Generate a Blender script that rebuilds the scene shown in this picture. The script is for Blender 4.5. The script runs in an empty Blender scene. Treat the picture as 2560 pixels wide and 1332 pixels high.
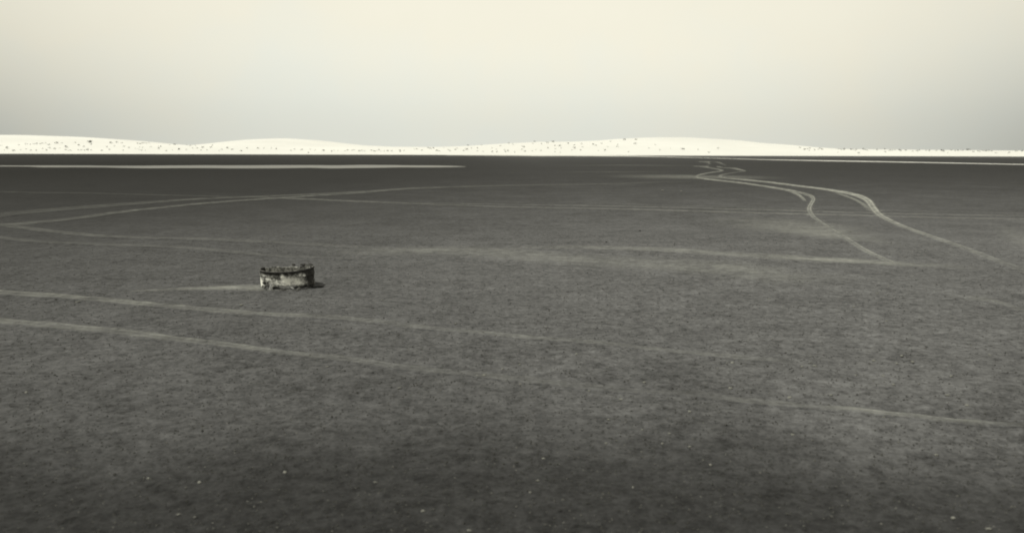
# A dark ash flat crossed by vehicle tracks, a cut-down rusty drum, white dunes with small shrubs.
# All positions are metres; the camera stands at the origin, 1.6 m up, looking along +Y.
import bpy, bmesh, math, random
import numpy as np

S = bpy.context.scene
C = S.collection
random.seed(11)

# ------------------------------------------------------------------ camera
cam_data = bpy.data.cameras.new('camera')
cam = bpy.data.objects.new('camera', cam_data)
C.objects.link(cam)
cam.location = (0, 0, 1.6)
cam.rotation_mode = 'XYZ'
from mathutils import Matrix
pitch, roll = math.radians(7.98), math.radians(0.16)
cam.rotation_euler = (Matrix.Rotation(math.radians(90) - pitch, 3, 'X') @ Matrix.Rotation(roll, 3, 'Z')).to_euler()
cam_data.sensor_width = 36
cam_data.lens = 36 * 2080 / 2560
cam_data.clip_start = 0.05
cam_data.clip_end = 9000
cam_data.dof.use_dof = True
cam_data.dof.focus_distance = 10.5
cam_data.dof.aperture_fstop = 2.0
S.camera = cam
S.view_settings.view_transform = 'Standard'
S.view_settings.look = 'None'
S.view_settings.gamma = 1
S.view_settings.exposure = 0
S.view_settings.use_curve_mapping = False
S.cycles.filter_width = 1.8

# ------------------------------------------------------------------ light: hazy toned daylight
SUN_EL, SUN_AZ = math.radians(62), math.radians(-99)     # azimuth from +Y, clockwise: the sun stands to the left
TINT = (1.0, 0.985, 0.83)
world = bpy.data.worlds.new('World')
S.world = world
world.use_nodes = True
wn, wl = world.node_tree.nodes, world.node_tree.links
wn.clear()
def N(nodes, kind, **kw):
    n = nodes.new(kind)
    for k, v in kw.items():
        setattr(n, k, v)
    return n
def math_node(nodes, links, op, a, b=None, c=None, clamp=False):
    n = nodes.new('ShaderNodeMath'); n.operation = op; n.use_clamp = clamp
    for i, v in enumerate((a, b, c)):
        if v is None: continue
        if isinstance(v, (int, float)): n.inputs[i].default_value = v
        else: links.new(v, n.inputs[i])
    return n.outputs[0]
sky = N(wn, 'ShaderNodeTexSky', sky_type='NISHITA', sun_disc=False, sun_elevation=SUN_EL, sun_rotation=SUN_AZ)
bw = N(wn, 'ShaderNodeRGBToBW'); wl.new(sky.outputs[0], bw.inputs[0])
tc = N(wn, 'ShaderNodeTexCoord')
sx = N(wn, 'ShaderNodeSeparateXYZ'); wl.new(tc.outputs['Generated'], sx.inputs[0])
W = lambda op, a, b=None, c=None, clamp=False: math_node(wn, wl, op, a, b, c, clamp)
# hazy veil: greyer in the murk near the horizon, paler above, palest over the middle of the plain
X_, Y_, Z_ = sx.outputs
elev = wn.new('ShaderNodeValToRGB'); wl.new(W('MULTIPLY', Z_, 2.0, clamp=True), elev.inputs[0])
el = elev.color_ramp.elements
el[0].position, el[0].color = 0.0, (.79,) * 3 + (1,)
el[1].position, el[1].color = 1.0, (.93,) * 3 + (1,)
for p, v in ((.05, .785), (.12, .86), (.22, .94), (.4, .95)):
    e = el.new(p); e.color = (v, v, v, 1)
elev.color_ramp.interpolation = 'B_SPLINE'
r2 = W('SQRT', W('ADD', W('ADD', W('MULTIPLY', X_, X_), W('MULTIPLY', Y_, Y_)), 1e-5))
side = W('MULTIPLY', W('SUBTRACT', 1.0, W('DIVIDE', Y_, r2)), 6.75)
side = W('MINIMUM', W('POWER', side, 1.35), 1.15)
fall = W('MAXIMUM', W('SUBTRACT', .40, W('MULTIPLY', Z_, 1.6)), .1)
glow = W('SUBTRACT', 1.0, W('MULTIPLY', side, fall))
sn = N(wn, 'ShaderNodeTexNoise'); sn.inputs['Scale'].default_value = 4.5; sn.inputs['Detail'].default_value = 5; sn.inputs['Roughness'].default_value = .6
wl.new(tc.outputs['Generated'], sn.inputs['Vector'])
cloud = W('ADD', .96, W('MULTIPLY', sn.outputs[0], .08))
veil = W('MULTIPLY', W('MULTIPLY', elev.outputs[0], glow), cloud)
total = W('ADD', W('MULTIPLY', veil, 9.3), W('MULTIPLY', bw.outputs[0], .05))
tint = N(wn, 'ShaderNodeVectorMath', operation='SCALE')
hue = N(wn, 'ShaderNodeMix', data_type='RGBA'); wl.new(W('MULTIPLY', W('ADD', W('MULTIPLY', Z_, 7.0), W('MULTIPLY', W('SUBTRACT', sn.outputs[0], .5), 2.4)), 1.0, clamp=True), hue.inputs[0])
hue.inputs[6].default_value = (.985, 1.0, .89, 1); hue.inputs[7].default_value = (1.015, .98, .82, 1)
wl.new(hue.outputs[2], tint.inputs[0])
wl.new(total, tint.inputs['Scale'])
bg = N(wn, 'ShaderNodeBackground'); bg.inputs['Strength'].default_value = .1
wl.new(tint.outputs[0], bg.inputs['Color'])
wo = N(wn, 'ShaderNodeOutputWorld'); wl.new(bg.outputs[0], wo.inputs[0])

sun_data = bpy.data.lights.new('sun', 'SUN')
sun_data.energy = 4.8
sun_data.angle = math.radians(.6)
sun_data.color = (1, .98, .84)
sun = bpy.data.objects.new('sun', sun_data)
C.objects.link(sun)
from mathutils import Vector
sd = Vector((math.cos(SUN_EL) * math.sin(SUN_AZ), math.cos(SUN_EL) * math.cos(SUN_AZ), math.sin(SUN_EL)))
sun.rotation_euler = sd.to_track_quat('Z', 'Y').to_euler()
sun.location = (-30, 0, 60)

TRACKS = {
    'faint': [
        [(6.58, 86.48, 4.61, 0.03), (11.94, 89.54, 5.76, 0.14), (15.91, 87.86, 5.81, 0.1), (18.5, 88.24, 5.53, 0.02)],
        [(4.67, 61.32, 3.31, 0.05), (7.64, 61.63, 3.32, 0.1), (10.64, 61.95, 3.34, 0.05)],
        [(8.59, 49.99, 3.3, 0.02), (10.11, 51.63, 8.27, 0.1), (11.07, 50.95, 10.81, 0.25), (11.39, 50.97, 9.13, 0.1)],
    ],
    'right_edge': [
        [(4.97, 9.09, 0.34, 0.03), (5.16, 9.04, 0.38, 0.12), (5.26, 8.75, 0.18, 0.1), (5.18, 8.01, 0.13, 0.05)],
        [(10.82, 18.4, 0.44, 0.02), (9.31, 15.06, 0.81, 0.1), (8.39, 12.74, 0.78, 0.1)],
    ],
    'fan': [
        [(5.64, 19.86, 2.12, 0.018), (5.94, 18.97, 3.31, 0.117), (6.05, 17.67, 3.09, 0.198), (6.05, 16.29, 2.12, 0.234), (6.17, 15.39, 1.48, 0.18), (6.42, 14.59, 0.74, 0.072)],
    ],
    'mid_smear': [
        [(-0.13, 13.48, 0.66, 0.03), (0.79, 13.56, 0.67, 0.11), (1.44, 13.52, 0.67, 0.17), (2.07, 13.37, 0.71, 0.22), (2.68, 13.17, 0.73, 0.21), (3.23, 12.82, 0.79, 0.19), (3.66, 12.59, 0.8, 0.16), (4.15, 12.41, 0.74, 0.3), (4.55, 12.19, 0.73, 0.36), (4.97, 12.06, 0.72, 0.36), (5.31, 11.89, 0.66, 0.34), (5.58, 11.73, 0.65, 0.25), (5.97, 11.61, 0.64, 0.12), (6.34, 11.46, 0.64, 0.03)],
        [(2.06, 11.18, 0.34, 0.06), (2.28, 11.19, 0.35, 0.17), (2.65, 11.12, 0.34, 0.18), (2.95, 10.83, 0.42, 0.12), (3.35, 10.59, 0.49, 0.06), (3.64, 10.39, 0.48, 0.02)],
        [(-2.7, 13.25, 1.13, 0.03), (-1.78, 13.12, 1.26, 0.13), (-0.83, 13.19, 1.5, 0.16), (0.12, 12.56, 1.39, 0.15), (0.82, 12.11, 1.41, 0.15), (1.82, 11.7, 1.42, 0.12), (2.88, 11.39, 1.55, 0.19), (3.45, 10.59, 1.42, 0.12), (4.23, 10.61, 1.03, 0.02)],
    ],
    'drum_streak': [
        [(-4.37, 9.33, 0.2, 0.043), (-4.04, 9.41, 0.26, 0.17), (-3.74, 9.48, 0.32, 0.238), (-3.25, 9.54, 0.4, 0.34), (-2.97, 9.52, 0.51, 0.357), (-2.78, 9.44, 0.36, 0.34), (-2.58, 9.36, 0.19, 0.17), (-2.46, 9.33, 0.12, 0.043)],
    ],
    'thin_line': [
        [(-20.18, 31.39, 0.76, 0.048), (-15.64, 30.18, 0.7, 0.072), (-11.88, 28.78, 0.66, 0.06), (-9.2, 28.18, 0.65, 0.072), (-6.78, 27.13, 0.7, 0.18), (-5.03, 26.14, 0.66, 0.168), (-3.42, 25.41, 0.53, 0.12), (0.22, 23.75, 0.51, 0.144), (3.5, 22.75, 0.5, 0.168), (6.46, 21.69, 0.47, 0.24), (8.37, 21.21, 0.46, 0.204), (9.62, 20.61, 0.45, 0.156), (12.67, 19.64, 0.43, 0.156)],
        [(-9.09, 28.67, 0.43, 0.06), (-4.12, 25.98, 0.42, 0.096), (0.23, 25, 0.58, 0.108), (3.67, 23.9, 0.55, 0.156), (6.82, 22.88, 0.52, 0.18), (9.65, 21.81, 0.5, 0.156), (13.29, 20.61, 0.47, 0.096)],
        [(1.52, 26.44, 0.45, 0.048), (4.4, 24.81, 0.43, 0.072), (7.06, 23.7, 0.42, 0.072), (10.67, 22.88, 0.41, 0.072), (13.71, 21.27, 0.39, 0.048)],
    ],
    'left_lower': [
        [(-11.94, 18.49, 0.43, 0.07), (-10.65, 17.53, 0.4, 0.098), (-9.2, 16.42, 0.36, 0.112), (-7.54, 15.46, 0.35, 0.112), (-6.4, 15.06, 0.36, 0.105), (-5.11, 14.69, 0.39, 0.084), (-3.85, 14.21, 0.36, 0.07), (-2.52, 13.7, 0.35, 0.063), (-1.41, 13.23, 0.39, 0.07), (-0.5, 12.84, 0.38, 0.056)],
        [(-10.1, 15.61, 0.25, 0.07), (-9.35, 15.12, 0.28, 0.084), (-8.12, 14.48, 0.32, 0.098), (-6.64, 14.01, 0.31, 0.084), (-5.48, 13.63, 0.27, 0.084), (-4.27, 12.95, 0.26, 0.077), (-3.39, 12.48, 0.28, 0.049), (-2.25, 12.22, 0.3, 0.035)],
    ],
    'left_bend': [
        [(-11.44, 17.7, 1.08, 0.095), (-10.94, 17.72, 1.1, 0.102), (-10.66, 18.12, 0.68, 0.109), (-10.17, 19.55, 0.5, 0.122), (-9.96, 21.78, 0.51, 0.15), (-9.22, 24.59, 0.62, 0.177), (-8.13, 26.85, 0.67, 0.19), (-7.54, 28.02, 0.72, 0.184), (-5.95, 30.99, 0.66, 0.163), (-4.04, 35.03, 1, 0.136), (0.36, 38.54, 1.43, 0.088), (4.17, 39.71, 1.5, 0.068), (8.53, 42.51, 1.47, 0.041)],
        [(-12.42, 19.24, 0.68, 0.048), (-12.52, 20.32, 0.92, 0.054), (-12.31, 21.69, 1.27, 0.068), (-11.74, 23.26, 1.19, 0.082), (-10.77, 25.47, 0.9, 0.116), (-9.62, 27.45, 0.87, 0.136), (-8.07, 28.98, 0.78, 0.15), (-5.87, 32.2, 0.65, 0.136), (-3.95, 35.79, 0.68, 0.102)],
    ],
    'near_upper': [
        [(-6.81, 9.71, 0.26, 0.187), (-5.79, 9.28, 0.26, 0.204), (-5.06, 9.03, 0.26, 0.221), (-4.31, 8.74, 0.24, 0.212), (-3.53, 8.39, 0.21, 0.204), (-2.86, 8.12, 0.21, 0.187), (-2.26, 7.95, 0.21, 0.162), (-1.73, 7.84, 0.21, 0.128), (-1.19, 7.62, 0.19, 0.076), (-0.65, 7.37, 0.15, 0.093), (-0.14, 7.17, 0.14, 0.119), (0.41, 6.98, 0.14, 0.111), (0.94, 6.79, 0.14, 0.093), (1.37, 6.61, 0.14, 0.076), (1.81, 6.43, 0.16, 0.085), (2.21, 6.29, 0.15, 0.025)],
    ],
    'near_lower': [
        [(-5.62, 7.98, 0.24, 0.17), (-4.82, 7.68, 0.23, 0.17), (-4.21, 7.47, 0.23, 0.17), (-3.6, 7.26, 0.21, 0.17), (-2.94, 6.97, 0.18, 0.187), (-2.38, 6.74, 0.16, 0.187), (-1.86, 6.51, 0.16, 0.162), (-1.44, 6.37, 0.16, 0.128), (-0.97, 6.18, 0.15, 0.085), (-0.38, 5.93, 0.14, 0.06), (0.06, 5.79, 0.14, 0.064), (0.48, 5.64, 0.14, 0.047), (0.88, 5.52, 0.14, 0.034), (1.27, 5.42, 0.13, 0.043), (1.52, 5.27, 0.13, 0.085), (1.78, 5.2, 0.14, 0.111), (1.94, 5.14, 0.1, 0.111), (2.13, 5.09, 0.1, 0.238), (2.35, 5.01, 0.1, 0.204), (2.57, 4.92, 0.1, 0.212), (2.76, 4.85, 0.11, 0.272), (2.9, 4.81, 0.09, 0.085), (3.14, 4.77, 0.09, 0.043)],
    ],
    'winding': [
        [(25.64, 113.78, 0.75, 0.264), (27.53, 119.94, 2.33, 0.36), (25.32, 108.48, 0.33, 0.336), (23.3, 98.98, 0.15, 0.3), (21.73, 93.46, 0.32, 0.12)],
        [(18.05, 81.95, 0.64, 0.12), (19.19, 85.11, 2.2, 0.36), (18.31, 79.19, 0.6, 0.3), (17.65, 73.27, 0.62, 0.36), (17.08, 68.84, 0.46, 0.48), (16.41, 65.51, 0.25, 0.42), (15.19, 62.43, 0.7, 0.336), (13.82, 59.08, 0.5, 0.36), (12.53, 55.62, 0.33, 0.48), (11.3, 51.35, 0.12, 0.456), (10.79, 48.06, 0.45, 0.54), (10.76, 45.51, 0.73, 0.6), (10.95, 43.22, 0.75, 0.54), (11.15, 40.91, 0.66, 0.54), (11.26, 37.97, 0.56, 0.504), (11.3, 35.23, 0.55, 0.48), (11.2, 33.17, 0.48, 0.456), (10.98, 31.04, 0.35, 0.432), (10.36, 28.66, 0.15, 0.48), (9.42, 26.19, 0.15, 0.504), (8.48, 23.76, 0.15, 0.504), (7.85, 21.88, 0.16, 0.408), (7.31, 20.04, 0.16, 0.3), (6.91, 18.38, 0.12, 0.336), (6.49, 16.71, 0.1, 0.336), (6.05, 14.91, 0.14, 0.3), (5.76, 13.67, 0.15, 0.288), (5.55, 12.58, 0.16, 0.288), (5.48, 11.9, 0.16, 0.24)],
        [(11.27, 34.87, 0.21, 0.3), (10.88, 32.21, 0.24, 0.42), (10.42, 30.19, 0.16, 0.54), (9.57, 27.24, 0.13, 0.3)],
        [(28.41, 118.11, 1.23, 0.24), (27.56, 112.34, 0.73, 0.3), (25.47, 102.22, 0.37, 0.3), (23.18, 91.25, 0.28, 0.18)],
        [(20.92, 85.36, 0.32, 0.3), (19.34, 77.56, 0.66, 0.3), (19.77, 76.76, 1.74, 0.3), (19.56, 73.5, 0.65, 0.48), (18.5, 67.66, 0.53, 0.456), (18.08, 65.08, 0.22, 0.3), (16.73, 62.03, 0.53, 0.168), (15, 58.2, 0.49, 0.192), (13.72, 54.84, 0.33, 0.3), (12.69, 51.09, 0.2, 0.48), (12.25, 48.18, 0.57, 0.36), (12.46, 46.57, 1.08, 0.504), (12.59, 43.9, 0.89, 0.54), (12.79, 41.77, 0.82, 0.6), (12.83, 39.15, 0.74, 0.66), (12.98, 36.65, 0.71, 0.72), (13.07, 34.1, 0.61, 0.744), (12.89, 32.02, 0.59, 0.66), (12.53, 30.03, 0.43, 0.72), (11.77, 27.57, 0.3, 0.696), (10.68, 24.71, 0.25, 0.66), (9.59, 21.81, 0.23, 0.624), (8.99, 19.98, 0.23, 0.432), (8.38, 17.74, 0.21, 0.384), (7.86, 15.51, 0.22, 0.264), (7.52, 13.89, 0.21, 0.192), (7.24, 12.66, 0.21, 0.156), (7.05, 11.72, 0.22, 0.108), (6.84, 10.66, 0.2, 0.072)],
        [(12.7, 32.93, 0.17, 0.24), (11.98, 29.74, 0.2, 0.48), (11.25, 27.1, 0.17, 0.456), (10.48, 24.71, 0.14, 0.36), (9.73, 22.54, 0.1, 0.18)],
    ],
    'far_road': [
        [(-18.92, 246.88, 32.64, 0.6), (6.68, 236.78, 40.77, 0.9), (28.19, 228.14, 34.46, 1), (37.81, 189.22, 16.6, 1), (44.33, 145.43, 14.11, 1), (53.98, 123.1, 15.32, 1), (61.68, 101.04, 12.63, 1), (65.3, 84.48, 10.27, 1)],
    ],
    'salt': [
        [(-53.5, 75.66, 3.43, 0.6), (-46.33, 75.76, 4.22, 0.7), (-42.98, 76.24, 4.83, 0.8), (-39.05, 74.97, 7.89, 0.8), (-31.59, 75.11, 11.26, 0.75), (-23.33, 76.25, 13.49, 0.8), (-17.76, 77.38, 13.76, 0.85), (-12.08, 78.91, 12.37, 0.9), (-8.37, 79.43, 9.4, 0.9), (-5.69, 79.05, 6.21, 0.8), (-4.32, 78.13, 2.32, 0.3)],
    ],
}
PEBBLES = [(-1.81, 3.96, 0.0094), (-1.54, 3.92, 0.0091), (-3.25, 5.40, 0.0121), (-2.79, 8.44, 0.0150), (-1.50, 7.34, 0.0126), (-1.39, 6.10, 0.0090), (-1.15, 4.04, 0.0091), (-3.45, 7.76, 0.0082), (-1.39, 8.79, 0.0128), (-0.52, 7.58, 0.0110), (-0.14, 7.11, 0.0120), (0.52, 6.51, 0.0126), (0.06, 6.16, 0.0089), (-0.07, 6.04, 0.0116), (-0.20, 5.86, 0.0127), (-0.25, 5.87, 0.0099), (0.06, 5.69, 0.0109), (0.13, 5.72, 0.0096), (-0.77, 5.54, 0.0108), (0.94, 5.73, 0.0126), (0.53, 5.53, 0.0093), (0.84, 5.51, 0.0121), (0.72, 5.31, 0.0103), (0.59, 4.89, 0.0119), (0.77, 4.72, 0.0080), (0.92, 4.66, 0.0091), (0.53, 4.49, 0.0098), (0.17, 4.24, 0.0092), (0.13, 3.94, 0.0095), (0.09, 3.78, 0.0082), (0.59, 3.85, 0.0075), (-0.40, 3.57, 0.0095), (-0.18, 3.37, 0.0089), (-0.97, 6.15, 0.0090), (0.85, 4.50, 0.0077), (1.71, 6.28, 0.0141), (2.01, 6.33, 0.0128), (2.21, 6.17, 0.0142), (2.30, 6.14, 0.0142), (1.51, 5.57, 0.0139), (2.14, 5.40, 0.0126), (2.83, 6.34, 0.0134), (3.11, 6.47, 0.0155), (2.97, 6.25, 0.0133), (3.11, 6.29, 0.0135), (3.19, 5.87, 0.0129), (2.67, 5.65, 0.0120), (2.92, 5.40, 0.0133), (2.93, 5.18, 0.0114), (3.82, 6.49, 0.0127), (1.63, 4.64, 0.0118), (1.04, 4.16, 0.0113), (2.29, 4.30, 0.0105), (1.97, 3.52, 0.0116), (2.06, 3.40, 0.0115), (1.12, 5.06, 0.0112), (1.85, 5.37, 0.0123), (2.30, 4.96, 0.0092), (2.28, 7.12, 0.0108), (3.62, 7.89, 0.0104), (4.16, 9.33, 0.0147), (4.53, 9.88, 0.0131), (2.82, 9.00, 0.0113), (3.59, 8.59, 0.0112), (0.99, 4.44, 0.0088), (2.51, 5.90, 0.0092), (2.71, 5.90, 0.0109), (6.05, 33.53, 0.0573), (6.67, 32.91, 0.0565), (6.69, 16.39, 0.0213), (1.55, 6.10, 0.0076), (1.66, 6.26, 0.0078), (2.51, 6.20, 0.0080), (2.85, 5.65, 0.0091), (3.85, 6.81, 0.0075), (2.40, 6.52, 0.0067)]
DUNES = {'front': (300, 52, 90, [(-500, 2.2), (-211.4, 2.77), (-182.8, 3.7), (-168.5, 4.02), (-154.2, 4.34), (-139.9, 3.96), (-134.3, 3.55), (-125.7, 3.08), (-102.9, 2.72), (-82.9, 2.28), (-61.5, 2.48), (-47.2, 2.52), (-28.7, 2.43), (-18.7, 2.74), (-0.1, 3.85), (9.9, 4.37), (28.4, 4.49), (39.8, 4.31), (52.7, 3.78), (67.0, 3.4), (85.5, 2.88), (97.0, 2.49), (107.0, 2.24), (131.3, 2.02), (182.7, 1.74), (217.0, 1.69), (500, 1.4)]), 'left': (430, 150, 200, [(-555.2, 1.0), (-405.2, 4.21), (-343.6, 6.4), (-302.6, 7.73), (-249.4, 8.28), (-229.0, 7.73), (-210.7, 6.57), (-194.5, 4.79), (-180.2, 3.72), (-159.8, 2.66), (-139.4, 1.91), (-114.4, -0.3)]), 'middle': (470, 150, 200, [(-204.2, -0.3), (-179.2, 1.64), (-170.2, 2.55), (-161.2, 3.46), (-152.2, 5.26), (-138.7, 6.95), (-125.3, 7.43), (-111.9, 6.69), (-96.3, 4.86), (-85.2, 3.78), (-62.8, 2.85), (-44.9, 2.01), (-19.9, -0.3)]), 'right': (430, 150, 200, [(-72.3, -0.3), (-47.3, 1.76), (-26.8, 2.83), (-0.2, 4.52), (24.4, 5.4), (40.7, 6.15), (55.0, 7.2), (69.3, 7.91), (85.6, 7.99), (102.0, 7.13), (122.5, 5.26), (138.9, 3.69), (151.3, 2.71), (163.6, 1.93), (188.6, -0.3)])}
def lerp_table(t, x):
    x = max(t[0][0], min(t[-1][0], x))
    for a, b in zip(t, t[1:]):
        if x <= b[0]:
            k = (x - a[0]) / (b[0] - a[0])
            k = k * k * (3 - 2 * k) * .35 + k * .65
            return a[1] + (b[1] - a[1]) * k
    return t[-1][1]
def dune_z(name, x, y):
    depth, front, back, table = DUNES[name]
    h = lerp_table(table, x)
    if y <= depth:
        k = (y - (depth - front)) / front
    else:
        k = ((depth + back) - y) / back
    k = max(0., min(1., k))
    s = math.sin(k * math.pi / 2) ** (1.0 if name == 'front' else 1.5)
    w = .10 * math.sin(x * .13 + y * .05) * math.sin(y * .11 - x * .04) + .06 * math.sin(x * .31 + 1.3 * math.sin(y * .2))
    return -.3 + (h + .3) * s + w * s * (1 - s) * 4
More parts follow.
